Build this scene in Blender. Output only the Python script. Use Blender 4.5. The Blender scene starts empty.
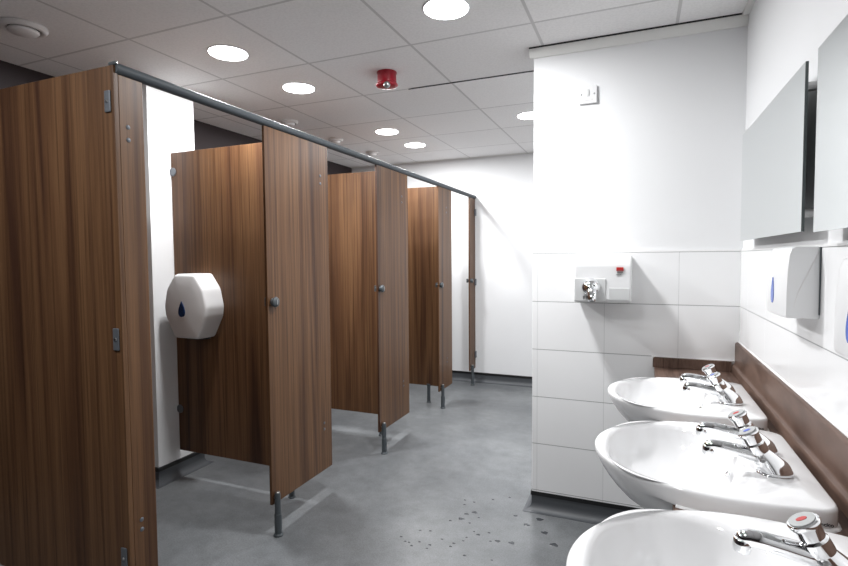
import bpy, bmesh, math, random
from mathutils import Vector, Matrix
random.seed(7)
C = bpy.context.scene.collection
PI = math.pi

# ---------------------------------------------------------------- materials
def mat(name, col=(.8,.8,.8), rough=.5, metal=0., spec=.5, coat=0.):
    m = bpy.data.materials.new(name); m.use_nodes = True
    b = m.node_tree.nodes['Principled BSDF']
    b.inputs['Base Color'].default_value = (*col, 1)
    b.inputs['Roughness'].default_value = rough
    b.inputs['Metallic'].default_value = metal
    b.inputs['Specular IOR Level'].default_value = spec
    b.inputs['Coat Weight'].default_value = coat
    return m
def N(m, t, **kw):
    n = m.node_tree.nodes.new(t)
    for k, v in kw.items(): setattr(n, k, v)
    return n
def L(m, a, b): m.node_tree.links.new(a, b)
def ramp(m, fac, stops):
    r = N(m, 'ShaderNodeValToRGB'); e = r.color_ramp.elements
    while len(e) < len(stops): e.new(.5)
    for i, (p, c) in enumerate(stops): e[i].position = p; e[i].color = (*c, 1)
    L(m, fac, r.inputs[0]); return r.outputs[0]
def coords(m, scale, rnd=False):
    g = N(m, 'ShaderNodeNewGeometry'); mp = N(m, 'ShaderNodeMapping')
    mp.inputs['Scale'].default_value = scale
    L(m, g.outputs['Position'], mp.inputs['Vector'])
    return mp.outputs['Vector']
def noise(m, scale, detail=4, sc=1., dist=0., rough=.5):
    n = N(m, 'ShaderNodeTexNoise'); n.inputs['Scale'].default_value = sc
    n.inputs['Detail'].default_value = detail; n.inputs['Distortion'].default_value = dist
    n.inputs['Roughness'].default_value = rough
    L(m, coords(m, scale), n.inputs['Vector']); return n.outputs['Fac']
def mixc(m, f, a, b, mode='MIX'):
    x = N(m, 'ShaderNodeMix', data_type='RGBA', blend_type=mode)
    for i, v in ((0, f), (6, a), (7, b)):
        if isinstance(v, (int, float)): x.inputs[i].default_value = v
        elif isinstance(v, tuple): x.inputs[i].default_value = (*v, 1)
        else: L(m, v, x.inputs[i])
    return x.outputs[2]
def bump(m, h, s, d=.01):
    b = N(m, 'ShaderNodeBump'); b.inputs['Strength'].default_value = s; b.inputs['Distance'].default_value = d
    L(m, h, b.inputs['Height']); L(m, b.outputs[0], m.node_tree.nodes['Principled BSDF'].inputs['Normal'])
def base(m): return m.node_tree.nodes['Principled BSDF'].inputs['Base Color']

def wood(name, seed, stops, sc=(1,1,1), rough=.36):
    m = mat(name, rough=.42, spec=.32, coat=0)
    m.node_tree.nodes['Principled BSDF'].inputs['Coat Roughness'].default_value = .28
    o = seed*3.1
    def nz(scale, detail, dist=0.):
        g = N(m, 'ShaderNodeNewGeometry'); a = N(m, 'ShaderNodeVectorMath', operation='ADD'); a.inputs[1].default_value = (o, o*1.7, o*.6)
        L(m, g.outputs['Position'], a.inputs[0])
        mp = N(m, 'ShaderNodeMapping'); mp.inputs['Scale'].default_value = scale; L(m, a.outputs[0], mp.inputs['Vector'])
        n = N(m, 'ShaderNodeTexNoise'); n.inputs['Scale'].default_value = 1; n.inputs['Detail'].default_value = detail; n.inputs['Distortion'].default_value = dist
        L(m, mp.outputs[0], n.inputs['Vector']); return n.outputs['Fac']
    broad = nz((11*sc[0], 11*sc[1], .3*sc[2]), 3, .6)
    fine = nz((95*sc[0], 95*sc[1], 1.0*sc[2]), 5, .4)
    hair = nz((260*sc[0], 260*sc[1], 5*sc[2]), 2)
    c1 = ramp(m, broad, stops)
    c2 = ramp(m, fine, [(.32, (.55,.50,.47)), (.52, (1,1,1)), (.74, (1.04,1.04,1.04))])
    c3 = ramp(m, hair, [(.3, (.78,.76,.74)), (.6, (1,1,1))])
    L(m, mixc(m, .8, mixc(m, 1., c1, c2, 'MULTIPLY'), c3, 'MULTIPLY'), base(m))
    return m
WST = [(.30, (.047,.0200,.0108)), (.44, (.098,.0465,.0215)), (.57, (.143,.0735,.0345)), (.72, (.072,.0325,.0172))]
M = {}
for i in range(5): M['wood%d' % i] = wood('walnut_laminate_%d' % i, i+1, WST)
M['top'] = wood('worktop_laminate', 9, [(.35, (.125,.078,.060)), (.5, (.150,.096,.074)), (.65, (.172,.112,.087))], sc=(1, .04, 8), rough=.5)
M['wall'] = mat('white_emulsion', (.79,.797,.805), .55, spec=.3)
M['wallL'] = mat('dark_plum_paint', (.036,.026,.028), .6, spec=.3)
M['backwall'] = mat('white_wall_paint', (.79,.80,.81), .5, spec=.3)
M['cornice'] = mat('cornice_paint', (.80,.80,.78), .6, spec=.3)
M['grey'] = mat('dark_grey_plastic', (.055,.065,.072), .35)
M['rail'] = mat('anodised_rail', (.055,.064,.072), .55, 0., .25)
M['bracket'] = mat('grey_bracket', (.12,.13,.145), .4, .3)
M['black'] = mat('black_trim', (.006,.006,.007), .5)
M['chrome'] = mat('chrome', (.86,.87,.88), .05, 1.)
M['satin'] = mat('satin_metal', (.40,.40,.40), .3, 1.)
M['ceramic'] = mat('white_ceramic', (.80,.80,.805), .07, spec=.6)
M['plastic'] = mat('white_abs_plastic', (.76,.765,.77), .28, spec=.5)
M['dryer'] = mat('white_enamel', (.74,.745,.75), .25)
M['dryer_grey'] = mat('grey_enamel', (.60,.61,.61), .4)
M['button'] = mat('button_grey', (.40,.41,.41), .25)
M['red'] = mat('red_plastic', (.30,.004,.016), .35)
M['reddot'] = mat('red_mark', (.45,.02,.02), .4)
M['bluedot'] = mat('blue_mark', (.05,.10,.5), .4)
M['drop'] = mat('blue_window', (.10,.17,.55), .15)
M['darkdrop'] = mat('dark_blue_window', (.012,.03,.085), .15)
M['mirror'] = mat('mirror_glass', (.83,.86,.855), .02, 1.)
M['glassedge'] = mat('mirror_edge', (.08,.095,.095), .3)
M['ink'] = mat('black_print', (.01,.01,.01), .5)
M['sealant'] = mat('white_sealant', (.82,.82,.82), .4)
M['vent'] = mat('valve_white', (.74,.73,.73), .5)
M['glow'] = mat('lamp_diffuser', (.9,.9,.9), .4)
b = M['glow'].node_tree.nodes['Principled BSDF']
b.inputs['Emission Color'].default_value = (1, 1, 1, 1); b.inputs['Emission Strength'].default_value = 9

# glazed wall tiles: big rectangular, stack bonded
def tile_mat(name, axis, off):
    m = mat(name, (.8,.8,.8), .12, spec=.5)
    g = N(m, 'ShaderNodeNewGeometry'); s = N(m, 'ShaderNodeSeparateXYZ'); L(m, g.outputs['Position'], s.inputs[0])
    def grid(out, o, step, w):
        a = N(m, 'ShaderNodeMath', operation='SUBTRACT'); L(m, out, a.inputs[0]); a.inputs[1].default_value = o - 20*step
        b_ = N(m, 'ShaderNodeMath', operation='MODULO'); L(m, a.outputs[0], b_.inputs[0]); b_.inputs[1].default_value = step
        c = N(m, 'ShaderNodeMath', operation='LESS_THAN'); L(m, b_.outputs[0], c.inputs[0]); c.inputs[1].default_value = w
        return c.outputs[0]
    gz = grid(s.outputs['Z'], .11-.0016, .25, .0032)
    gh = grid(s.outputs[axis], off-.001, .33, .0022)
    c1 = mixc(m, gh, (.86,.865,.87), (.60,.61,.61))
    L(m, mixc(m, gz, c1, (.30,.31,.31)), base(m))
    mx = N(m, 'ShaderNodeMath', operation='MAXIMUM'); L(m, gz, mx.inputs[0]); L(m, gh, mx.inputs[1])
    inv = N(m, 'ShaderNodeMath', operation='SUBTRACT'); inv.inputs[0].default_value = 1; L(m, mx.outputs[0], inv.inputs[1])
    bump(m, inv.outputs[0], .4, .002)
    r = N(m, 'ShaderNodeMapRange'); r.inputs['To Min'].default_value = .12; r.inputs['To Max'].default_value = .6
    L(m, mx.outputs[0], r.inputs[0]); L(m, r.outputs[0], m.node_tree.nodes['Principled BSDF'].inputs['Roughness'])
    return m
M['tileX'] = tile_mat('wall_tiles_end', 'X', -.157)
M['tileY'] = tile_mat('wall_tiles_right', 'Y', 1.53)

# suspended ceiling: 600 mm lay-in tiles
def ceil_mat():
    m = mat('ceiling_tiles', (.6,.6,.6), .75, spec=.2)
    g = N(m, 'ShaderNodeNewGeometry'); s = N(m, 'ShaderNodeSeparateXYZ'); L(m, g.outputs['Position'], s.inputs[0])
    step = .6064
    def grid(out, o, w):
        a = N(m, 'ShaderNodeMath', operation='SUBTRACT'); L(m, out, a.inputs[0]); a.inputs[1].default_value = o - 20*step - w/2*0
        b_ = N(m, 'ShaderNodeMath', operation='MODULO'); L(m, a.outputs[0], b_.inputs[0]); b_.inputs[1].default_value = step
        c = N(m, 'ShaderNodeMath', operation='LESS_THAN'); L(m, b_.outputs[0], c.inputs[0]); c.inputs[1].default_value = w
        return c.outputs[0]
    gx = grid(s.outputs['X'], -.4591-.007, .014); gy = grid(s.outputs['Y'], 1.8009-.007, .014)
    mx = N(m, 'ShaderNodeMath', operation='MAXIMUM'); L(m, gx, mx.inputs[0]); L(m, gy, mx.inputs[1])
    # every tile a slightly different white
    w = N(m, 'ShaderNodeTexWhiteNoise', noise_dimensions='2D')
    fl = N(m, 'ShaderNodeVectorMath', operation='FLOOR'); mp = N(m, 'ShaderNodeMapping'); mp.vector_type = 'TEXTURE'
    mp.inputs['Location'].default_value = (-.4591, 1.8009, 0); mp.inputs['Scale'].default_value = (step, step, 50)
    L(m, g.outputs['Position'], mp.inputs['Vector']); L(m, mp.outputs[0], fl.inputs[0]); L(m, fl.outputs[0], w.inputs['Vector'])
    tc = mixc(m, w.outputs['Value'], (.85,.84,.84), (.90,.89,.89))
    sp = ramp(m, noise(m, (90,90,90), 2), [(.35, (.94,.94,.94)), (.6, (1,1,1))])
    c = mixc(m, 1., tc, sp, 'MULTIPLY')
    L(m, mixc(m, mx.outputs[0], c, (.60,.59,.59)), base(m))
    inv = N(m, 'ShaderNodeMath', operation='SUBTRACT'); inv.inputs[0].default_value = 1; L(m, mx.outputs[0], inv.inputs[1])
    bump(m, inv.outputs[0], .5, .004)
    return m
M['ceil'] = ceil_mat()

def floor_mat():
    m = mat('safety_vinyl', (.1,.1,.1), .4, spec=.5)
    big = ramp(m, noise(m, (1.6,1.6,1.6), 5, rough=.6), [(.3, (.108,.115,.122)), (.7, (.186,.195,.201))])
    mid = ramp(m, noise(m, (14,14,14), 6, rough=.7), [(.3, (.82,.82,.82)), (.7, (1.15,1.15,1.15))])
    fine = ramp(m, noise(m, (150,150,150), 3), [(.30, (.80,.80,.80)), (.5, (1,1,1)), (.70, (1.2,1.2,1.2))])
    L(m, mixc(m, 1., mixc(m, 1., big, mid, 'MULTIPLY'), fine, 'MULTIPLY'), base(m))
    rr = N(m, 'ShaderNodeMapRange'); rr.inputs['To Min'].default_value = .30; rr.inputs['To Max'].default_value = .40
    L(m, noise(m, (3,3,3), 2, rough=.5), rr.inputs[0]); L(m, rr.outputs[0], m.node_tree.nodes['Principled BSDF'].inputs['Roughness'])
    return m
M['floor'] = floor_mat()
M['cove'] = mat('shaded_vinyl_coving', (.068,.074,.082), .5)  # floor vinyl, darkened in colour for the shade at the wall foot
M['wet'] = mat('water_spot', (.05,.054,.06), .18)

# ---------------------------------------------------------------- mesh helpers
def link(name, bm, mats, parent=None, smooth=False, bevel=0, seg=2, sub=0, origin=None):
    me = bpy.data.meshes.new(name); bmesh.ops.recalc_face_normals(bm, faces=bm.faces)
    o = bpy.data.objects.new(name, me); C.objects.link(o)
    off = Vector((0,0,0))
    if parent is not None:
        o.parent = parent; off = world_loc(parent)
    elif origin is not None:
        off = Vector(origin); o.location = off
    if off.length: bmesh.ops.translate(bm, verts=bm.verts, vec=-off)
    bm.to_mesh(me); bm.free()
    for m in (mats if isinstance(mats, (list, tuple)) else [mats]): me.materials.append(M[m])
    if smooth:
        for p in me.polygons: p.use_smooth = True
    if bevel:
        b = o.modifiers.new('bevel', 'BEVEL'); b.width = bevel; b.segments = seg; b.limit_method = 'ANGLE'; b.angle_limit = math.radians(40)
        b.harden_normals = False
        for p in me.polygons: p.use_smooth = True
        w = o.modifiers.new('wn', 'WEIGHTED_NORMAL'); w.keep_sharp = True
    if sub:
        s = o.modifiers.new('sub', 'SUBSURF'); s.levels = sub; s.render_levels = sub
    return o
def world_loc(o):
    v = Vector(o.location); p = o.parent
    while p is not None: v = v + Vector(p.location); p = p.parent
    return v
def thing(name, label, cat, loc=(0,0,0), group=None):
    o = bpy.data.objects.new(name, None); C.objects.link(o); o.location = loc; o.empty_display_size = .05
    o['label'] = label; o['category'] = cat
    if group: o['group'] = group
    return o
def tag(o, label, cat, group=None):
    o['label'] = label; o['category'] = cat
    if group: o['group'] = group
    return o
def struct(o): o['kind'] = 'structure'; return o
def box(bm, x0, x1, y0, y1, z0, z1, mi=0):
    v = [bm.verts.new(p) for p in ((x0,y0,z0),(x1,y0,z0),(x1,y1,z0),(x0,y1,z0),(x0,y0,z1),(x1,y0,z1),(x1,y1,z1),(x0,y1,z1))]
    for f in ((0,1,2,3),(4,5,6,7),(0,1,5,4),(1,2,6,5),(2,3,7,6),(3,0,4,7)):
        fc = bm.faces.new([v[i] for i in f]); fc.material_index = mi
def bx(*a): bm = bmesh.new(); box(bm, *a); return bm
def prism(bm, pts, ax, a0, a1, mi=0):
    # pts: 2D outline, extruded along axis ax (0,1,2)
    def P(p, a):
        q = [p[0], p[1]]; q.insert(ax, a); return q
    A = [bm.verts.new(P(p, a0)) for p in pts]; B = [bm.verts.new(P(p, a1)) for p in pts]; n = len(pts)
    fs = [bm.faces.new(A), bm.faces.new(B)]
    for i in range(n): fs.append(bm.faces.new((A[i], A[(i+1)%n], B[(i+1)%n], B[i])))
    for f in fs: f.material_index = mi
def loft(bm, rings, cap0=True, cap1=True, closed=True, mi=0):
    R = [[bm.verts.new(p) for p in r] for r in rings]; n = len(R[0])
    for a, b_ in zip(R, R[1:]):
        for i in range(n if closed else n-1):
            j = (i+1) % n; f = bm.faces.new((a[i], a[j], b_[j], b_[i])); f.material_index = mi
    if cap0: bm.faces.new(R[0]).material_index = mi
    if cap1: bm.faces.new(R[-1]).material_index = mi
    return R
def frame(d):
    d = Vector(d).normalized(); u = d.cross(Vector((0,1,0)) if abs(d.y) < .9 else Vector((1,0,0))).normalized(); return d, u, d.cross(u)
def lathe(bm, org, axis, prof, n=32, mi=0, ex=1., ey=1.):
    # prof: (radius, distance along axis)
    d, u, v = frame(axis); o = Vector(org)
    rings = [[o + d*h + (u*math.cos(t)*ex + v*math.sin(t)*ey)*max(r, 1e-5) for t in [2*PI*k/n for k in range(n)]] for r, h in prof]
    loft(bm, rings, mi=mi)
def tube(bm, pts, rad, n=16, mi=0):
    pts = [Vector(p) for p in pts]; rings = []
    ref = None
    for i, p in enumerate(pts):
        d = (pts[min(i+1, len(pts)-1)] - pts[max(i-1, 0)]).normalized()
        if ref is None: _, ref, _ = frame(d)
        u = (ref - d*ref.dot(d)).normalized(); v = d.cross(u); ref = u
        r = rad[i] if isinstance(rad, (list, tuple)) else rad
        rings.append([p + (u*math.cos(t) + v*math.sin(t))*r for t in [2*PI*k/n for k in range(n)]])
    loft(bm, rings, mi=mi)
def copy_tree(root, loc):
    def rec(o, par):
        c = o.copy(); C.objects.link(c); c.parent = par
        for ch in [x for x in list(bpy.data.objects) if x.parent == o]: rec(ch, c)
        return c
    r = rec(root, None); r.location = loc; return r

# ---------------------------------------------------------------- the room
XW, YS, YB, ZC, XL, YR = .4225, 2.70, 5.33, 2.402, -3.127, -2.2
SX = -.509; TT = .008
struct(link('floor', bx(XL-.1, XW+.1, YR-.1, YB+.1, -.05, 0), 'floor'))
struct(link('ceiling', bx(XL-.1, XW+.1, YR-.1, YB+.1, ZC, ZC+.05), 'ceil'))
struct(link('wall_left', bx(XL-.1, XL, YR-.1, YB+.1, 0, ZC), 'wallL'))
struct(link('wall_back', bx(XL, XW+TT, YB, YB+.1, 0, ZC), 'backwall'))
struct(link('wall_right', bx(XW+TT, XW+.12, YR-.1, YB+.1, 0, ZC), 'wall'))
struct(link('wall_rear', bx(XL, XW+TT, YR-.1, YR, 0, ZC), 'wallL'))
struct(link('wall_end', bx(SX, XW+TT, YS+TT, YS+.15, 0, ZC), 'wall'))
struct(link('wall_pier', bx(XL, -2.635, 2.185, 2.525, 0, ZC), 'wall'))
# tile cladding
def clad(name, bm, m): struct(link(name, bm, m, bevel=.002, seg=1))
clad('trim_1', bx(SX-.004, XW+TT, YS, YS+TT, .10, 1.36), 'tileX')
clad('trim_2', bx(XW, XW+TT, YR, YS, .10, 1.36), 'tileY')
# bright tile edge trims on top of the cladding
bm = bmesh.new(); box(bm, SX-.005, XW-.001, YS-.0006, YS+TT, 1.3602, 1.368); box(bm, XW-.0006, XW+TT, YR, YS+TT, 1.3602, 1.368)
struct(link('trim_3', bm, 'sealant'))
# cornice along the end wall and the edge angles of the ceiling
bm = bmesh.new()
prof = [(YS+TT, 2.352), (YS-.004, 2.354), (YS-.012, 2.368), (YS-.022, 2.380), (YS-.024, 2.394), (YS+TT, 2.396)]
prism(bm, prof, 0, SX-.02, XW+TT)
struct(link('trim_4', bm, 'cornice', bevel=.002))
bm = bmesh.new(); box(bm, SX-.02, XW-.02, YS-.022, YS+TT, 2.396, ZC); struct(link('trim_5', bm, 'black'))
bm = bmesh.new(); box(bm, XW-.018, XW+TT, YR, YS-.02, ZC-.012, ZC); struct(link('trim_6', bm, 'cornice'))
# perimeter angle at the back wall, and the dark slot between two ceiling rows
bm = bmesh.new(); box(bm, XL, SX, YB-.02, YB, ZC-.006, ZC); struct(link('trim_7', bm, 'cornice'))
bm = bmesh.new(); box(bm, -1.35, SX, 3.008, 3.018, ZC-.004, ZC); struct(link('trim_8', bm, 'black'))

# coved vinyl skirting with a black capping strip
def cove(name, a, b, nrm, e0=0, e1=0):
    # e0, e1: +1 outer mitre, -1 inner mitre at either end
    a, b, nrm = Vector((*a, 0)), Vector((*b, 0)), Vector((*nrm, 0))
    dr = (b-a).normalized()
    def pr(pts, mi, bm):
        rings = [[p + nrm*d + dr*(sg*d) + Vector((0,0,z)) for d, z in pts] for p, sg in ((a, -e0), (b, e1))]
        loft(bm, rings, mi=mi)
    bm = bmesh.new()
    cv = [(.0,.0), (.046,.0), (.046,.0018)] + [(.046-.040*math.sin(t), .0018+.042*(1-math.cos(t))) for t in [PI/2*k/8 for k in range(1, 9)]] + [(.006,.085), (0,.085)]
    pr(cv, 0, bm)
    pr([(0,.080), (.010,.080), (.010,.100), (0,.102)], 1, bm)
    struct(link(name, bm, ['cove', 'black'], smooth=False))
cove('baseboard_end', (SX, YS+TT), (XW+TT, YS+TT), (0,-1), 1, -1)
cove('baseboard_passage', (SX, YS+TT), (SX, YS+.15), (-1,0), 1, 1)
cove('baseboard_back', (XL, YB), (XW+TT, YB), (0,-1))
cove('baseboard_recess', (XW+TT, YS+.15), (XW+TT, YB), (-1,0))
cove('baseboard_pier', (-2.635, 2.185), (-2.635, 2.525), (1,0), 1, 1)
cove('baseboard_pier_front', (XL, 2.185), (-2.635, 2.185), (0,-1), -1, 1)
cove('baseboard_pier_rear', (-2.635, 2.525), (XL, 2.525), (0,1), 1, -1)
cove('baseboard_left', (XL, YR), (XL, YB), (1,0))
cove('baseboard_right', (XW+TT, YR), (XW+TT, YS), (-1,0))
cove('baseboard_rear', (XL, YR), (XW, YR), (0,1))

# ---------------------------------------------------------------- toilet cubicles
XR = -1.622; T = .014
ZB, ZT = .153, 1.964
def lock(x, y, z, par, both=True):
    bm = bmesh.new()
    lathe(bm, (x, y, z), (1,0,0), [(.017,0), (.020,.002), (.020,.006), (.017,.009), (.014,.010), (.018,.011), (.024,.014), (.0255,.019), (.022,.025), (.012,.028), (0,.029)], 28)
    k = link('lock_knob', bm, 'grey', par, smooth=True, bevel=0)
    bm = bmesh.new(); box(bm, x+.027, x+.031, y-.0035, y+.0035, z-.012, z+.012)
    link('indicator_slot', bm, 'satin', k, bevel=.001)
    bm = bmesh.new()
    lathe(bm, (x-T, y, z), (-1,0,0), [(.024,0), (.024,.004), (.013,.006), (.013,.018), (.0,.019)], 24)
    box(bm, x-T-.030, x-T-.012, y-.005, y+.005, z-.020, z+.020)
    link('thumb_turn', bm, 'grey', par, bevel=.003)
def leg(x, y, par):
    bm = bmesh.new()
    lathe(bm, (x+.018, y, 0), (0,0,1), [(.023,0), (.024,.004), (.021,.009), (.0175,.012), (.0175,.105), (.016,.108), (.0145,.109), (.0145,.205), (.012,.211), (0,.213)], 28)
    g = link('support_leg', bm, 'grey', par, smooth=False, bevel=.0008, seg=1)
    bm = bmesh.new(); lathe(bm, (x+.018, y, .2095), (0,0,1), [(.0115,0), (.0115,.005), (.008,.0065), (0,.007)], 20)
    link('leg_cap', bm, 'satin', g, smooth=True)
    bm = bmesh.new(); lathe(bm, (x, y, .185), (1,0,0), [(.006,0), (.006,.006), (0,.007)], 12)
    link('fixing_screw', bm, 'satin', g)
    return g
def bolts(x, y, zs, par):
    for z in zs:
        bm = bmesh.new(); lathe(bm, (x, y, z), (1,0,0), [(.008,0), (.008,.0015), (.005,.003), (0,.0035)], 20)
        link('panel_fixing', bm, 'bracket', par, smooth=False, bevel=.0006, seg=1)
def board(name, par, m, *a):
    return link(name, bx(*a), m, par, bevel=.0018, seg=2)
fronts = [
 ('narrow walnut cubicle front strip nearest the camera, joined to the big end panel', 1.2375, 1.330, 'wood0', None, None, 1.268),
 ('wide walnut cubicle front panel with round grey lock, closest one standing on a leg', 1.968, 2.498, 'wood1', 2.002, 1.986, 2.423),
 ('walnut cubicle front panel with lock, second leg-mounted one from the camera', 3.088, 3.584, 'wood2', 3.12, 3.118, 3.478),
 ('walnut cubicle front panel with lock, third leg-mounted one from the camera', 4.234, 4.572, 'wood3', 4.265, 4.268, 4.43),
 ('slim walnut cubicle front panel with lock, farthest, against the back wall', 5.131, 5.326, 'wood4', 5.155, 5.160, None)]
for i, (lab, y0, y1, m, ky, ly, by) in enumerate(fronts):
    t = thing('cubicle_front_panel', lab, 'cubicle panel', (XR, (y0+y1)/2, 0), 'front panels of the toilet cubicles')
    board('panel', t, m, XR-T, XR, y0, y1, ZB if i else .11, ZT)
    if by: bolts(XR, by, (1.795, 1.752), t); bolts(XR, by, (.42, .385), t)
    if i == 0: leg(XR, 1.30, t)
    if ky:
        lock(XR, ky, 1.135 if i < 3 else 1.10, t)
        leg(XR, ly, t)
    if i == 4:
        for z in (.30, 1.08, 1.82):
            bm = bmesh.new(); box(bm, XR, XR+.014, 5.290, YB, z-.035, z+.035); link('wall_bracket', bm, 'bracket', t, bevel=.004)
# end panel facing the camera
t = thing('cubicle_end_panel', 'big walnut end panel of the cubicle row, facing the camera at left', 'cubicle panel', (-2.38, 1.236, 0))
board('panel', t, 'wood0', XL, XR, 1.219, 1.237, .11, 1.990)
for z, h in ((1.872, .045), (1.070, .048), (.30, .048)):
    bm = bmesh.new(); box(bm, XR-.040, XR-.012, 1.213, 1.219, z-h*.8, z+h*.8)
    k = link('corner_bracket', bm, 'bracket', t, bevel=.004)
    bm = bmesh.new(); lathe(bm, (XR-.026, 1.213, z), (0,-1,0), [(.006,0), (.005,.003), (0,.0035)], 12); link('screw', bm, 'satin', k)
# partitions
parts = [('long walnut partition carrying the white toilet roll dispenser', 2.335, -2.628, 'wood2'),
         ('walnut partition between the second and third cubicles', 3.43, XL+.01, 'wood3'),
         ('walnut partition between the third and fourth cubicles', 4.39, XL+.01, 'wood1')]
for lab, y, x0, m in parts:
    t = thing('cubicle_partition', lab, 'cubicle partition', ((x0+XR)/2, y, 0), 'partitions between the cubicles')
    board('panel', t, m, x0, XR-T-.001, y, y+T, .160, 1.988)
    bm = bmesh.new(); lathe(bm, (-1.792, y+T/2, 0), (0,0,1), [(.021,0), (.021,.005), (.016,.010), (.016,.155), (.020,.160), (.020,.175), (0,.175)], 24)
    link('support_leg', bm, 'grey', t, bevel=.0008, seg=1)
    for z in (1.872, 1.07, .42):
        bm = bmesh.new(); lathe(bm, (x0+.014, y, z), (0,-1,0), [(.026,0), (.026,.004), (.022,.006), (.006,.007), (0,.004)], 20)
        link('wall_bracket', bm, 'bracket', t, bevel=.0006, seg=1)
# head rail
t = thing('head_rail', 'long dark grey metal rail running along the tops of the cubicle fronts', 'rail', (XR-T/2, 3.2, 1.964))
bm = bmesh.new()
pf = [(.021*math.cos(a), .019+.019*math.sin(a)) for a in [2*PI*k/24 for k in range(24)]]
loft(bm, [[Vector((XR-T/2+x, y, 1.964+z)) for x, z in pf] for y in (1.228, YB-.004)])
link('tube', bm, 'rail', t, smooth=False, bevel=.0005, seg=1)
for p in C.objects[-1].data.polygons: p.use_smooth = True
bm = bmesh.new(); box(bm, XR-T/2-.020, XR-T/2+.020, 1.222, 1.229, 1.9905, 2.003); link('end_cap', bm, 'grey', t, bevel=.004)
bm = bmesh.new(); lathe(bm, (XR-T/2, YB-.004, 1.983), (0,-1,0), [(.022,0), (.022,.004), (.021,.005), (.021,.012)], 24); link('wall_flange', bm, 'bracket', t, smooth=False, bevel=.0006, seg=1)

# ---------------------------------------------------------------- toilet roll dispenser
def resample(pts, n):
    pts = [Vector(p) for p in pts]; q = pts + [pts[0]]
    d = [0]
    for a, b_ in zip(q, q[1:]): d.append(d[-1] + (b_-a).length)
    out = []
    for k in range(n):
        s = d[-1]*k/n; i = max(j for j in range(len(pts)) if d[j] <= s + 1e-9)
        f = (s-d[i])/max(d[i+1]-d[i], 1e-9); out.append(q[i].lerp(q[i+1], f))
    return out
def smoothp(p, k):
    for _ in range(k): p = [(p[i-1] + p[i]*2 + p[(i+1) % len(p)])/4 for i in range(len(p))]
    return p
t = thing('toilet_roll_dispenser', 'round white plastic toilet roll dispenser with dark blue drop, on a walnut partition', 'dispenser', (-2.375, 2.335, .88))
cx, cz = -2.408, 1.072
o8 = [(-.085,.188), (.085,.188), (.155,.10), (.180,.0), (.172,-.06), (.095,-.188), (-.095,-.188), (-.172,-.06), (-.180,.0), (-.155,.10)]
o8 = smoothp(resample([(x*.92, z, 0) for x, z in o8], 120), 2)
def rg(s, y, dz=0): return [Vector((cx + p.x*s, y, cz + p.y*s + dz)) for p in o8]
bm = bmesh.new()
loft(bm, [rg(1.0, 2.334), rg(1.0, 2.250), rg(.995, 2.225), rg(.975, 2.211), rg(.945, 2.204), rg(.90, 2.202), rg(.6, 2.198), rg(.25, 2.196)])
link('cover', bm, 'plastic', t, smooth=True)
w = C.objects[-1].modifiers.new('e', 'EDGE_SPLIT'); w.split_angle = math.radians(50)
drop = []
for k in range(28):
    a = 2*PI*k/28; drop.append((.017*math.sin(a)*math.sin(a/2)**1.2*1.25, .036*math.cos(a)))
bm = bmesh.new(); prism(bm, [(-2.422 + x*1.5, 1.057 + z*1.25) for x, z in drop], 1, 2.190, 2.199)
link('level_window', bm, 'darkdrop', t)
bm = bmesh.new(); lathe(bm, (cx, 2.30, cz-.184), (0,0,-1), [(.05,0), (.05,.012), (.04,.014), (0,.014)], 24, ex=1.6)
link('paper_slot', bm, 'grey', t)

# ---------------------------------------------------------------- vanity worktop
from math import sin, cos
OUT = [(0,.216), (.005,.233), (.018,.242), (.05,.249), (.11,.258)] + [(.17+.300*math.sin(a), .262*math.cos(a)) for a in [PI/2*k/14 for k in range(15)]]
full = [(u, v) for u, v in OUT] + [(u, -v) for u, v in reversed(OUT[:-1])]
XBK = .365                                     # back edge of the basins
basin_y = (.850, 1.433, 2.033)
outl = smoothp(resample([(u, v, 0) for u, v in full], 112), 1)
IC = .285; IA, IB = .155, .222                 # inner bowl centre and half sizes
def bpt(u, v, z, yc): return Vector((XBK-u, yc+v, z))
def outer_ring(s, z, yc, c=.215, su=None): return [bpt(c+(p.x-c)*(su or s), p.y*s, z, yc) for p in outl]
def inner_ring(s, z, yc, shift=0):
    r = []
    for p in outl:
        a = math.atan2(p.y, p.x-IC); e = 2.35
        q = (abs(cos(a)/IA)**e + abs(sin(a)/IB)**e)**(-1/e)*s
        r.append(bpt(IC + shift + q*cos(a), q*sin(a), z, yc))
    return r
t = thing('vanity_worktop', 'brown wood-effect worktop with upstand carrying the row of basins', 'worktop', (.3, .9, .77))
bm = bmesh.new(); box(bm, .072, XW-.001, YR+.6, YS-.001, .775, .81)
slab = link('slab', bm, 'top', t)
for yc in basin_y:                              # cut-outs for the bowls
    bm = bmesh.new(); loft(bm, [outer_ring(.93, .70, yc), outer_ring(.93, .90, yc)])
    cut = link('cutter', bm, 'top')
    md = slab.modifiers.new('hole', 'BOOLEAN'); md.operation = 'DIFFERENCE'; md.object = cut; md.solver = 'EXACT'
bpy.context.view_layer.update()
me = bpy.data.meshes.new_from_object(slab.evaluated_get(bpy.context.evaluated_depsgraph_get()))
slab.modifiers.clear(); slab.data = me
for o in [x for x in bpy.data.objects if x.name.startswith('cutter')]: bpy.data.objects.remove(o)
bm = bmesh.new()
pr = [(XW-.001,.8105), (XW-.001,.945), (XW-.006,.9475), (XW-.013,.945), (XW-.016,.939), (XW-.016,.853), (XW-.019,.846), (XW-.027,.842), (XW-.030,.835), (XW-.030,.8105)]
prism(bm, pr, 1, YR+.6, YS-.001); link('rear_upstand', bm, 'top', t, bevel=.0015)
bm = bmesh.new(); prism(bm, [(.066,.8105), (.066,.848), (.069,.855), (.076,.858), (XW-.030,.858), (XW-.030,.8105)], 1, YS-.016, YS-.001)
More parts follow.
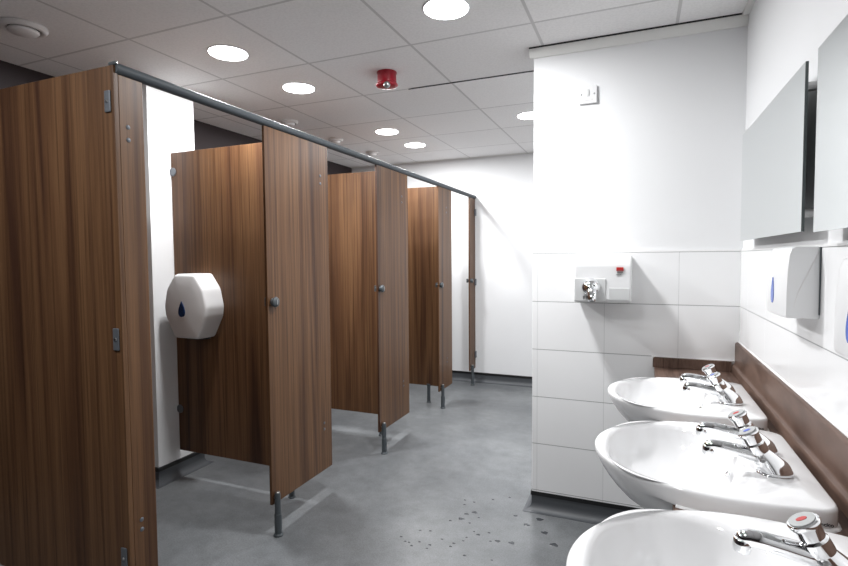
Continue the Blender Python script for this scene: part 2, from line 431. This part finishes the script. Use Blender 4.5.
link('side_upstand', bm, 'top', t, bevel=.0015)
bm = bmesh.new(); box(bm, XW-.004, XW+.001, YR+.6, YS, .9455, .950); box(bm, .060, .066, YS-.006, YS, .81, .860); box(bm, .060, XW-.016, YS-.006, YS, .858, .862)
link('sealant_line', bm, 'sealant', t, bevel=.001)

# ---------------------------------------------------------------- wash basins
blabels = ['white ceramic basin nearest the camera, cut off by the bottom edge of the photo',
           'white ceramic basin in the middle of the row of three',
           'white ceramic basin farthest from the camera, beside the tiled end wall']
yc = basin_y[0]
root = thing('wash_basin', blabels[0], 'basin', (XBK-.2, yc, .70), 'wash basins on the brown worktop')
bm = bmesh.new()
def side(z, sf, sb):                            # sf: scale towards the bowl front, sb: at the square back
    r = []
    for p in outl:
        w = min(max((p.x-.27)/.10, 0), 1); w = w*w*(3-2*w); s_ = sb + (sf-sb)*w
        r.append(bpt(.215+(p.x-.215)*s_, p.y*s_, z[0] + (z[1]-z[0])*w, yc))
    return r
outer = [side((.700,.690), .20, .25), side((.703,.694), .36, .42), side((.712,.704), .50, .56), side((.730,.722), .62, .70), side((.755,.744), .74, .80), side((.785,.768), .83, .88),
         side((.8085,.788), .89, .915), side((.8108,.800), .92, .93), side((.8108,.808), .94, .975), side((.8108,.815), .955, .996), side((.8125,.823), .972, 1.0), side((.826,.832), .988, 1.0),
         side((.838,.840), .998, 1.0), side((.8435,.8435), 1.0, 1.0), side((.8475,.8475), .997, .997), side((.8505,.8505), .989, .989), side((.852,.852), .975, .975)]
mid = [[(a*.5+b_*.5) for a, b_ in zip(outer_ring(.975, .852, yc), inner_ring(1.03, .852, yc))]]
inn = [inner_ring(1.03, .8515, yc), inner_ring(1.0, .8492, yc), inner_ring(.965, .843, yc), inner_ring(.945, .834, yc), inner_ring(.91, .815, yc), inner_ring(.85, .790, yc), inner_ring(.76, .768, yc), inner_ring(.62, .750, yc), inner_ring(.45, .738, yc), inner_ring(.28, .731, yc), inner_ring(.12, .728, yc)]
loft(bm, outer + mid + inn)
link('bowl', bm, 'ceramic', root, smooth=True)
k0 = next(i for i in range(len(outl)) if outl[i].x <= .30 and outl[i-1].x > .30)
idx = [(k0+i) % len(outl) for i in range(sum(p.x <= .30 for p in outl))]
def strip(s, z): return [bpt(.215+(outl[i].x-.215)*s, outl[i].y*s, z, yc) for i in idx]
bm = bmesh.new()
loft(bm, [strip(.985, .817), strip(1.018, .8125), strip(1.022, .8105), strip(.985, .8105)], cap0=False, cap1=False, closed=False)
link('sealant_bead', bm, 'sealant', root)
bm = bmesh.new(); lathe(bm, (XBK-IC, yc, .727), (0,0,1), [(.028,0), (.030,.003), (.026,.005), (.012,.004), (0,.003)], 28)
link('waste', bm, 'chrome', root, smooth=True)
bm = bmesh.new(); lathe(bm, (XBK-IC+.128, yc, .805), (-1,0,.45), [(.012,0), (.012,.003), (.008,.004), (.007,0)], 20)
link('overflow_ring', bm, 'chrome', root, smooth=True)
# maker's lettering on the near side face
cu = bpy.data.curves.new('txt', 'FONT'); cu.body = 'Lecico'; cu.size = .0100; cu.extrude = .0003; cu.offset = .0003
to = bpy.data.objects.new('txt', cu); C.objects.link(to); bpy.context.view_layer.update()
tm = bpy.data.meshes.new_from_object(to.evaluated_get(bpy.context.evaluated_depsgraph_get())); bpy.data.objects.remove(to)
tm.transform(Matrix.Rotation(PI/2, 4, 'X')); tm.materials.clear(); tm.materials.append(M['ink'])
tm.transform(Matrix.Rotation(math.radians(5.5), 4, 'Z'))
lt = bpy.data.objects.new('lettering', tm); C.objects.link(lt); lt.parent = root
lt.location = Vector((.322, yc-.2502, .8215)) - Vector(root.location)
for lab, y in zip(blabels[1:], basin_y[1:]):
    c = copy_tree(root, (XBK-.2, y, .70)); c['label'] = lab

# ---------------------------------------------------------------- taps
def make_tap(y, lab, dot, x=.288):
    z0 = .8515
    root = thing('basin_tap', lab, 'tap', (x, y, z0), 'chrome push taps on the basins')
    ax = Vector((-.50, 0, .866)).normalized()
    # flat teardrop foot
    bm = bmesh.new(); lathe(bm, (x-.004, y, z0-.001), (0,0,1), [(.027,0), (.0275,.003), (.024,.006), (.018,.008)], 36, ex=1.28, ey=1.0)
    link('foot', bm, 'chrome', root, smooth=True)
    # leaning body growing out of the foot, sliced by a flat oval face at the back
    bm = bmesh.new(); rings = []
    for s in [k/10 for k in range(11)]:
        c = Vector((x+.000, y, z0+.004)) + Vector((-.025*s-.010*s*s, 0, .047*s))
        rx = .031*(1-s)**1.3 + .0165; ry = .0225*(1-s)**1.2*.5 + .0175
        rx = min(rx, .034); tilt = .5*s
        ring = []
        for k in range(32):
            a = 2*PI*k/32; dx = rx*cos(a); ring.append(c + Vector((dx*cos(tilt), ry*sin(a), dx*sin(tilt))))
        rings.append(ring)
    loft(bm, rings); link('body', bm, 'chrome', root, smooth=True)
    top = Vector((x-.034, y, z0+.050))
    bm = bmesh.new()
    lathe(bm, top - ax*.006, ax, [(.0165,0), (.0195,.002), (.0200,.004), (.0200,.022), (.0185,.024), (.0175,.026)], 40)
    b_ = link('collar', bm, 'chrome', root, smooth=True); b_.modifiers.new('e', 'EDGE_SPLIT').split_angle = math.radians(35)
    bm = bmesh.new()
    lathe(bm, top + ax*.020, ax, [(.0175,0), (.0180,.002), (.0195,.016), (.0225,.020), (.0232,.023), (.0225,.026), (.0205,.0275), (0,.028)], 40)
    h = link('push_button', bm, 'chrome', root, smooth=True); h.modifiers.new('e', 'EDGE_SPLIT').split_angle = math.radians(35)
    bm = bmesh.new(); lathe(bm, top + ax*.0478, ax, [(.0185,0), (.0185,.0012), (0,.0014)], 32); link('button_face', bm, 'button', h)
    bm = bmesh.new(); lathe(bm, top + ax*.0490, ax, [(.0078,0), (.0078,.0008), (0,.0010)], 24, ey=.62); link('temperature_mark', bm, dot, h)
    # spout
    bm = bmesh.new()
    p0 = Vector((x-.028, y, z0+.036)); pts = [p0, p0+Vector((-.022,0,.003)), p0+Vector((-.050,0,.008)), p0+Vector((-.078,0,.0125)), p0+Vector((-.097,0,.0135)), p0+Vector((-.105,0,.0115)), p0+Vector((-.1085,0,.005))]
    tube(bm, pts, [.0170,.0158,.0145,.0136,.0130,.0120,.0105], 24)
    s = link('spout', bm, 'chrome', root, smooth=True)
    bm = bmesh.new(); lathe(bm, p0+Vector((-.105,0,.012)), (-.1,0,-1), [(.0115,0), (.0130,.002), (.0134,.014), (.0120,.021), (.0085,.022), (.0080,.018), (0,.018)], 28)
    link('aerator', bm, 'chrome', s, smooth=True)
    bm = bmesh.new(); lathe(bm, (x-.031, y-.0185, z0+.036), (0,-1,.0), [(.007,0), (.007,.003), (.005,.004), (.004,.002), (0,.002)], 20)
    link('grub_screw', bm, 'satin', root, smooth=True)
    root.scale = (1, 1.04, 1)
    return root
where = ['on the basin nearest the camera', 'on the middle basin', 'on the basin farthest from the camera']
for i, yc in enumerate(basin_y):
    make_tap(yc+(.056 if i else .068), 'chrome hot push tap with red mark %s' % where[i], 'reddot')
    if i: make_tap(yc-.086, 'chrome cold push tap %s, nearer of its pair' % where[i], 'bluedot')

# ---------------------------------------------------------------- mirrors
def mirror(lab, y0, y1, z0=1.400, z1=1.832):
    t = thing('wall_mirror', lab, 'mirror', (.39, (y0+y1)/2, z0), 'frameless mirrors above the basins')
    link('glass', bx(.380, .385, y0, y1, z0, z1), 'mirror', t)
    g = bmesh.new(); box(g, .3802, .3855, y0-.0018, y0-.0002, z0, z1); box(g, .3802, .3855, y1+.0002, y1+.0018, z0, z1); box(g, .3855, .3870, y0-.001, y1+.001, z0, z1)
    link('dark_edge', g, 'glassedge', t)
    for y in (y0+.05, y1-.05):
        for z in (z0+.05, z1-.05):
            b_ = bmesh.new(); lathe(b_, (.387, y, z), (1,0,0), [(.012,0), (.012, XW+TT-.387)], 16); link('standoff', b_, 'satin', t)
mirror('frameless mirror beside the end wall, the whole one of the two', 1.592, 2.447, 1.400, 1.826)
mirror('frameless mirror cut off by the right edge of the photo', .63, 1.490, 1.394, 1.822)

# ---------------------------------------------------------------- drop-mark dispensers on the tiles
def wall_dispenser(lab, y0, y1, z0, z1):
    ym, hw = (y0+y1)/2, (y1-y0)/2
    t = thing('wall_dispenser', lab, 'dispenser', (XW, ym, z0), 'white dispensers above the basins')
    bm = bmesh.new(); rings = []
    # sections from bottom to top; front bulges, shoulders slope back
    for s, dep, wd in ((0,.070,.985), (.012,.074,.995), (.05,.076,1.), (.35,.076,1.), (.65,.074,.99), (.88,.070,.98), (.97,.065,.97), (1.,.055,.94)):
        z = z0 + (z1-z0)*s; ring = [Vector((XW-.0005, ym+hw*wd, z))]
        for k in range(17):
            a = k/16; yy = hw*wd*(1-2*a); e = abs(1-2*a)**5
            ring.append(Vector((XW-dep*(1-.06*e) - .004*(1-(1-2*a)**2), ym+yy, z)))
        ring.append(Vector((XW-.0005, ym-hw*wd, z))); rings.append(ring)
    loft(bm, rings); link('cover', bm, 'plastic', t, smooth=True); C.objects[-1].modifiers.new('e', 'EDGE_SPLIT').split_angle = math.radians(38)
    # curved seam between cover and back box on the side
    bm = bmesh.new(); pts = []
    for k in range(13):
        a = k/12; pts.append((XW-.006-.050*math.sin(a*PI/2)**1.3, ym-hw*(.985+.016*sin(a*PI)), z1-.012-(z1-z0-.02)*a))
    tube(bm, pts, .0012, 6); link('seam', bm, 'vent', t)
    bm = bmesh.new(); prism(bm, [(ym + x*.95, z0+(z1-z0)*.36 + z*.98) for x, z in drop], 0, XW-.0815, XW-.066); link('level_window', bm, 'drop', t, bevel=.002)
    bm = bmesh.new(); box(bm, XW-.05, XW-.03, ym-.06, ym+.06, z0-.004, z0+.004); link('outlet', bm, 'grey', t)
    bm = bmesh.new(); box(bm, XW-.003, XW, y0-.004, y1+.004, z0+.01, z1-.002); link('back_plate', bm, 'grey', t)
wall_dispenser('white plastic dispenser with blue drop, on the tiles below the whole mirror', 1.585, 1.800, 1.178, 1.362)
wall_dispenser('white plastic dispenser with blue drop, cut off at the right edge of the photo', 1.013, 1.228, 1.153, 1.337)

# ---------------------------------------------------------------- hand dryer
t = thing('hand_dryer', 'white enamel hand dryer with chrome swivel nozzle and red badge on tiled end wall', 'hand dryer', (-.157, YS, 1.127))
yf = 2.52; x0, x1, z0, z1 = -.284, -.031, 1.127, 1.346
bm = bmesh.new()
prism(bm, [(YS-.0005, z0), (yf+.012, z0), (yf+.002, z0+.008), (yf, z0+.018), (yf+.004, z1-.055), (yf+.012, z1-.030), (yf+.035, z1-.008), (yf+.06, z1), (YS-.0005, z1)], 0, x0, x1)
link('casing', bm, 'dryer', t, bevel=.010, seg=4)
bm = bmesh.new()
box(bm, x0+.003, x0+.142, yf-.004, yf+.006, z0+.006, z0+.112)
link('nozzle_plate', bm, 'dryer_grey', t, bevel=.003)
nx, nz = -.207, 1.190
bm = bmesh.new()
lathe(bm, (nx, yf-.004, nz+.008), (0,-1,0), [(.044,0), (.044,.006), (.041,.014), (.034,.028), (.022,.040), (.009,.046), (0,.047)], 36)
nb = link('nozzle_ball', bm, 'chrome', t, smooth=True)
bm = bmesh.new()
tube(bm, [(nx+.004, yf-.026, nz+.004), (nx+.008, yf-.044, nz-.016), (nx+.010, yf-.056, nz-.040), (nx+.010, yf-.058, nz-.054)], [.024,.022,.019,.0175], 24)
link('nozzle', bm, 'chrome', nb, smooth=True)
bm = bmesh.new(); lathe(bm, (nx+.010, yf-.058, nz-.0535), (0,0,-1), [(.014,0), (.014,.001), (0,.001)], 20); link('nozzle_mouth', bm, 'black', nb)
bm = bmesh.new()
for k in range(5): box(bm, nx-.030+.012*k, nx-.026+.012*k, yf-.046, yf-.012, nz-.046, nz-.030)
link('nozzle_fins', bm, 'satin', nb)
bm = bmesh.new(); box(bm, -.096, -.066, yf-.002, yf+.003, 1.274, 1.291); bd = link('badge', bm, 'reddot', t)
bm = bmesh.new(); box(bm, -.092, -.070, yf-.0026, yf-.002, 1.2765, 1.2785); box(bm, -.094, -.068, yf-.001, yf+.003, 1.266, 1.270); box(bm, -.097, -.086, yf-.001, yf+.003, 1.257, 1.260); box(bm, -.083, -.075, yf-.001, yf+.003, 1.257, 1.260)
link('badge_lines', bm, 'satin', bd)
bm = bmesh.new(); box(bm, -.128, -.040, yf-.0015, yf+.003, 1.140, 1.196); link('raised_panel', bm, 'dryer_grey', t, bevel=.003)

# ---------------------------------------------------------------- switched outlet high on the end wall
t = thing('switch_plate', 'small square white electrical plate high on the end wall', 'switch', (-.2425, YS+TT, 2.09))
link('plate', bx(-.285, -.200, YS-.006, YS+TT, 2.093, 2.178), 'plastic', t, bevel=.003)
for x in (-.273, -.212):
    bm = bmesh.new(); lathe(bm, (x, YS-.006, 2.138), (0,-1,0), [(.0045,0), (.004,.001), (0,.0012)], 14); link('screw', bm, 'satin', t)
link('rocker', bx(-.247, -.236, YS-.010, YS-.005, 2.128, 2.160), 'dryer_grey', t, bevel=.0015)
link('outlet_slot', bx(-.262, -.222, YS-.008, YS-.005, 2.108, 2.114), 'vent', t, bevel=.001)

# ---------------------------------------------------------------- ceiling fittings
def light(x, y, lab, power):
    t = thing('ceiling_light', lab, 'ceiling light', (x, y, ZC), 'round flush ceiling lights')
    bm = bmesh.new(); lathe(bm, (x, y, ZC), (0,0,-1), [(.101,0), (.101,.003), (.098,.005), (.095,.005), (.095,.003)], 48); link('rim', bm, 'plastic', t, smooth=False, bevel=.0008, seg=1)
    bm = bmesh.new(); lathe(bm, (x, y, ZC-.004), (0,0,-1), [(.0935,0), (.0935,.003), (.05,.0045), (0,.005)], 48); link('diffuser', bm, 'glow', t, smooth=True)
    ld = bpy.data.lights.new('lamp', 'AREA'); ld.shape = 'DISK'; ld.size = .18; ld.energy = power; ld.color = (.985, .99, 1)
    lo = bpy.data.objects.new('lamp', ld); C.objects.link(lo); lo.parent = t; lo.location = (0, 0, -.012)
PW = 15
for x, y, lab in ((-.77, 2.118, 'round glowing ceiling light over the aisle, largest, at the top edge of the photo'),
               (-1.962, 2.118, 'round glowing ceiling light at upper left, nearest one over the cubicles'),
               (-1.962, 2.716, 'round glowing ceiling light, second one over the cubicles'),
               (-1.962, 3.93, 'round glowing ceiling light, third one over the cubicles, left of the close pair'),
               (-1.955, 4.50, 'round glowing ceiling light nearest the back wall, right one of the close pair'),
               (-.765, 3.93, 'round glowing ceiling light partly hidden by the end wall'),
               (-.77, .30, 'unseen round ceiling light added over the aisle just above the camera'),  # extra lamp out of view, added to fill the near end of the room
               (-1.962, .35, 'unseen round ceiling light added to brighten the big walnut end panel')):  # extra lamp out of view, added to brighten the end panel
    light(x, y, lab, PW*(1 if y > 1 else .62 if x < -1 else .5))
def valve(x, y, lab, r=.066):
    t = thing('ceiling_vent', lab, 'ceiling vent', (x, y, ZC), 'round extract valves in the cubicle ceiling')
    bm = bmesh.new(); lathe(bm, (x, y, ZC), (0,0,-1), [(r*q, h) for q, h in [(.98,0), (1,.006), (.95,.016), (.83,.022), (.72,.020), (.68,.008), (.68,.0)]], 48); link('ring', bm, 'vent', t, smooth=True)
    bm = bmesh.new(); lathe(bm, (x, y, ZC), (0,0,-1), [(r*.67,0), (r*.67,.002), (0,.002)], 32); link('throat', bm, 'black', t)
    bm = bmesh.new(); lathe(bm, (x, y, ZC-.014), (0,0,-1), [(.010,-.012), (.012,0), (r*.60,.002), (r*.64,.008), (r*.55,.018), (.02,.022), (0,.022)], 48); link('disc', bm, 'vent', t, smooth=True)
valve(-2.585, 1.515, 'round white ceiling vent in the top left corner', .094)
valve(-2.50, 3.33, 'round white ceiling vent just showing over the rail, nearest of the three small ones')
valve(-2.50, 3.99, 'round white ceiling vent just showing over the rail, middle of the three small ones')
valve(-2.47, 4.62, 'round white ceiling vent just showing over the rail, farthest of the three small ones')
# alarm sounder
t = thing('alarm_sounder', 'red round fire alarm sounder on the ceiling', 'alarm', (-1.345, 2.70, ZC))
bm = bmesh.new(); lathe(bm, (-1.345, 2.70, ZC), (0,0,-1), [(.057,0), (.057,.008), (.054,.012), (.0545,.055), (.054,.062)], 40); link('base', bm, 'red', t, smooth=False, bevel=.0008, seg=1)
bm = bmesh.new(); lathe(bm, (-1.345, 2.70, ZC-.060), (0,0,-1), [(.054,0), (.061,.006), (.064,.012), (.060,.019), (.044,.024), (.02,.025), (0,.025)], 40); s = link('sounder', bm, 'red', t, smooth=True)
bm = bmesh.new(); d = Vector((.42,-.86,-.28)).normalized(); lathe(bm, Vector((-1.345, 2.70, ZC-.070)) + d*.052, d, [(.020,0), (.019,.008), (.012,.014), (0,.016)], 24); link('beacon_lens', bm, 'satin', s, smooth=True)

# ---------------------------------------------------------------- water spots on the floor
spots = [(-0.876,2.669),(-0.822,2.664),(-0.862,2.617),(-0.785,2.555),(-0.820,2.524),(-0.830,2.465),(-0.777,2.441),(-0.750,2.511),(-0.734,2.732),(-0.654,2.791),(-0.579,2.599),(-0.507,2.530),(-0.456,2.608),(-0.411,2.487),(-0.352,2.396),(-0.982,2.282),(-0.933,2.297),(-0.989,2.165),(-0.966,2.143),(-0.944,2.187),(-1.009,2.166),(-0.889,2.181),(-0.891,2.148),(-0.853,2.248),(-0.795,2.205),(-0.790,2.235),(-0.755,2.272),(-0.750,2.306),(-0.732,2.371),(-0.705,2.351),(-0.712,2.159),(-0.661,2.387),(-0.635,2.316),(-0.604,2.330),(-0.539,2.340),(-0.589,2.170),(-1.044,2.196),(-0.876,2.427)]
big = {3:.016, 4:.013, 5:.016, 11:.016, 12:.019, 13:.018, 14:.020, 33:.013, 34:.015, 29:.010, 10:.011}
for i, (x, y) in enumerate(spots):
    r = big.get(i, .0055 + .0025*random.random())*.85; n = 18; ph = random.random()*6
    bm = bmesh.new()
    def rr(s, z): return [Vector((x + s*r*(1+.16*sin(3*a+ph)+.08*sin(5*a))*cos(a)*1.15, y + s*r*(1+.16*sin(3*a+ph)+.08*sin(5*a))*sin(a)*.9, z)) for a in [2*PI*k/n for k in range(n)]]
    loft(bm, [rr(1, .0), rr(.97, .0006), rr(.8, .0010), rr(.4, .0013)])
    o = link('water_spot', bm, 'wet', None, smooth=True, origin=(x, y, 0))
    if i in big: lab = 'larger dark water spot on the grey floor in front of the tiled end wall'
    else: lab = 'tiny dark water spot on the open grey floor beside the tiled end wall'
    tag(o, lab, 'water spot', 'larger water spots on the floor' if i in big else 'tiny water spots on the floor')

# ---------------------------------------------------------------- world, camera
w = bpy.data.worlds.new('world'); bpy.context.scene.world = w; w.use_nodes = True
w.node_tree.nodes['Background'].inputs[0].default_value = (0, 0, 0, 1)
yaw, pit, rol, f = .3947, .0482, .0078, 516.8126
fwd = Vector((-sin(yaw)*cos(pit), cos(yaw)*cos(pit), -sin(pit))); right = Vector((cos(yaw), sin(yaw), 0)); down = fwd.cross(right)
r2 = right*cos(rol) + down*sin(rol); d2 = -right*sin(rol) + down*cos(rol)
cam = bpy.data.cameras.new('camera'); cam.sensor_width = 36; cam.sensor_fit = 'HORIZONTAL'; cam.lens = f/848*36; cam.clip_start = .02
co = bpy.data.objects.new('camera', cam); C.objects.link(co)
m3 = Matrix((r2, -d2, -fwd)).transposed().to_4x4(); m3.translation = (0, 0, 1.34); co.matrix_world = m3
sc = bpy.context.scene; sc.camera = co
sc.view_settings.view_transform = 'Standard'; sc.view_settings.look = 'None'; sc.view_settings.gamma = 1
sc.view_settings.use_curve_mapping = False; sc.view_settings.exposure = .94
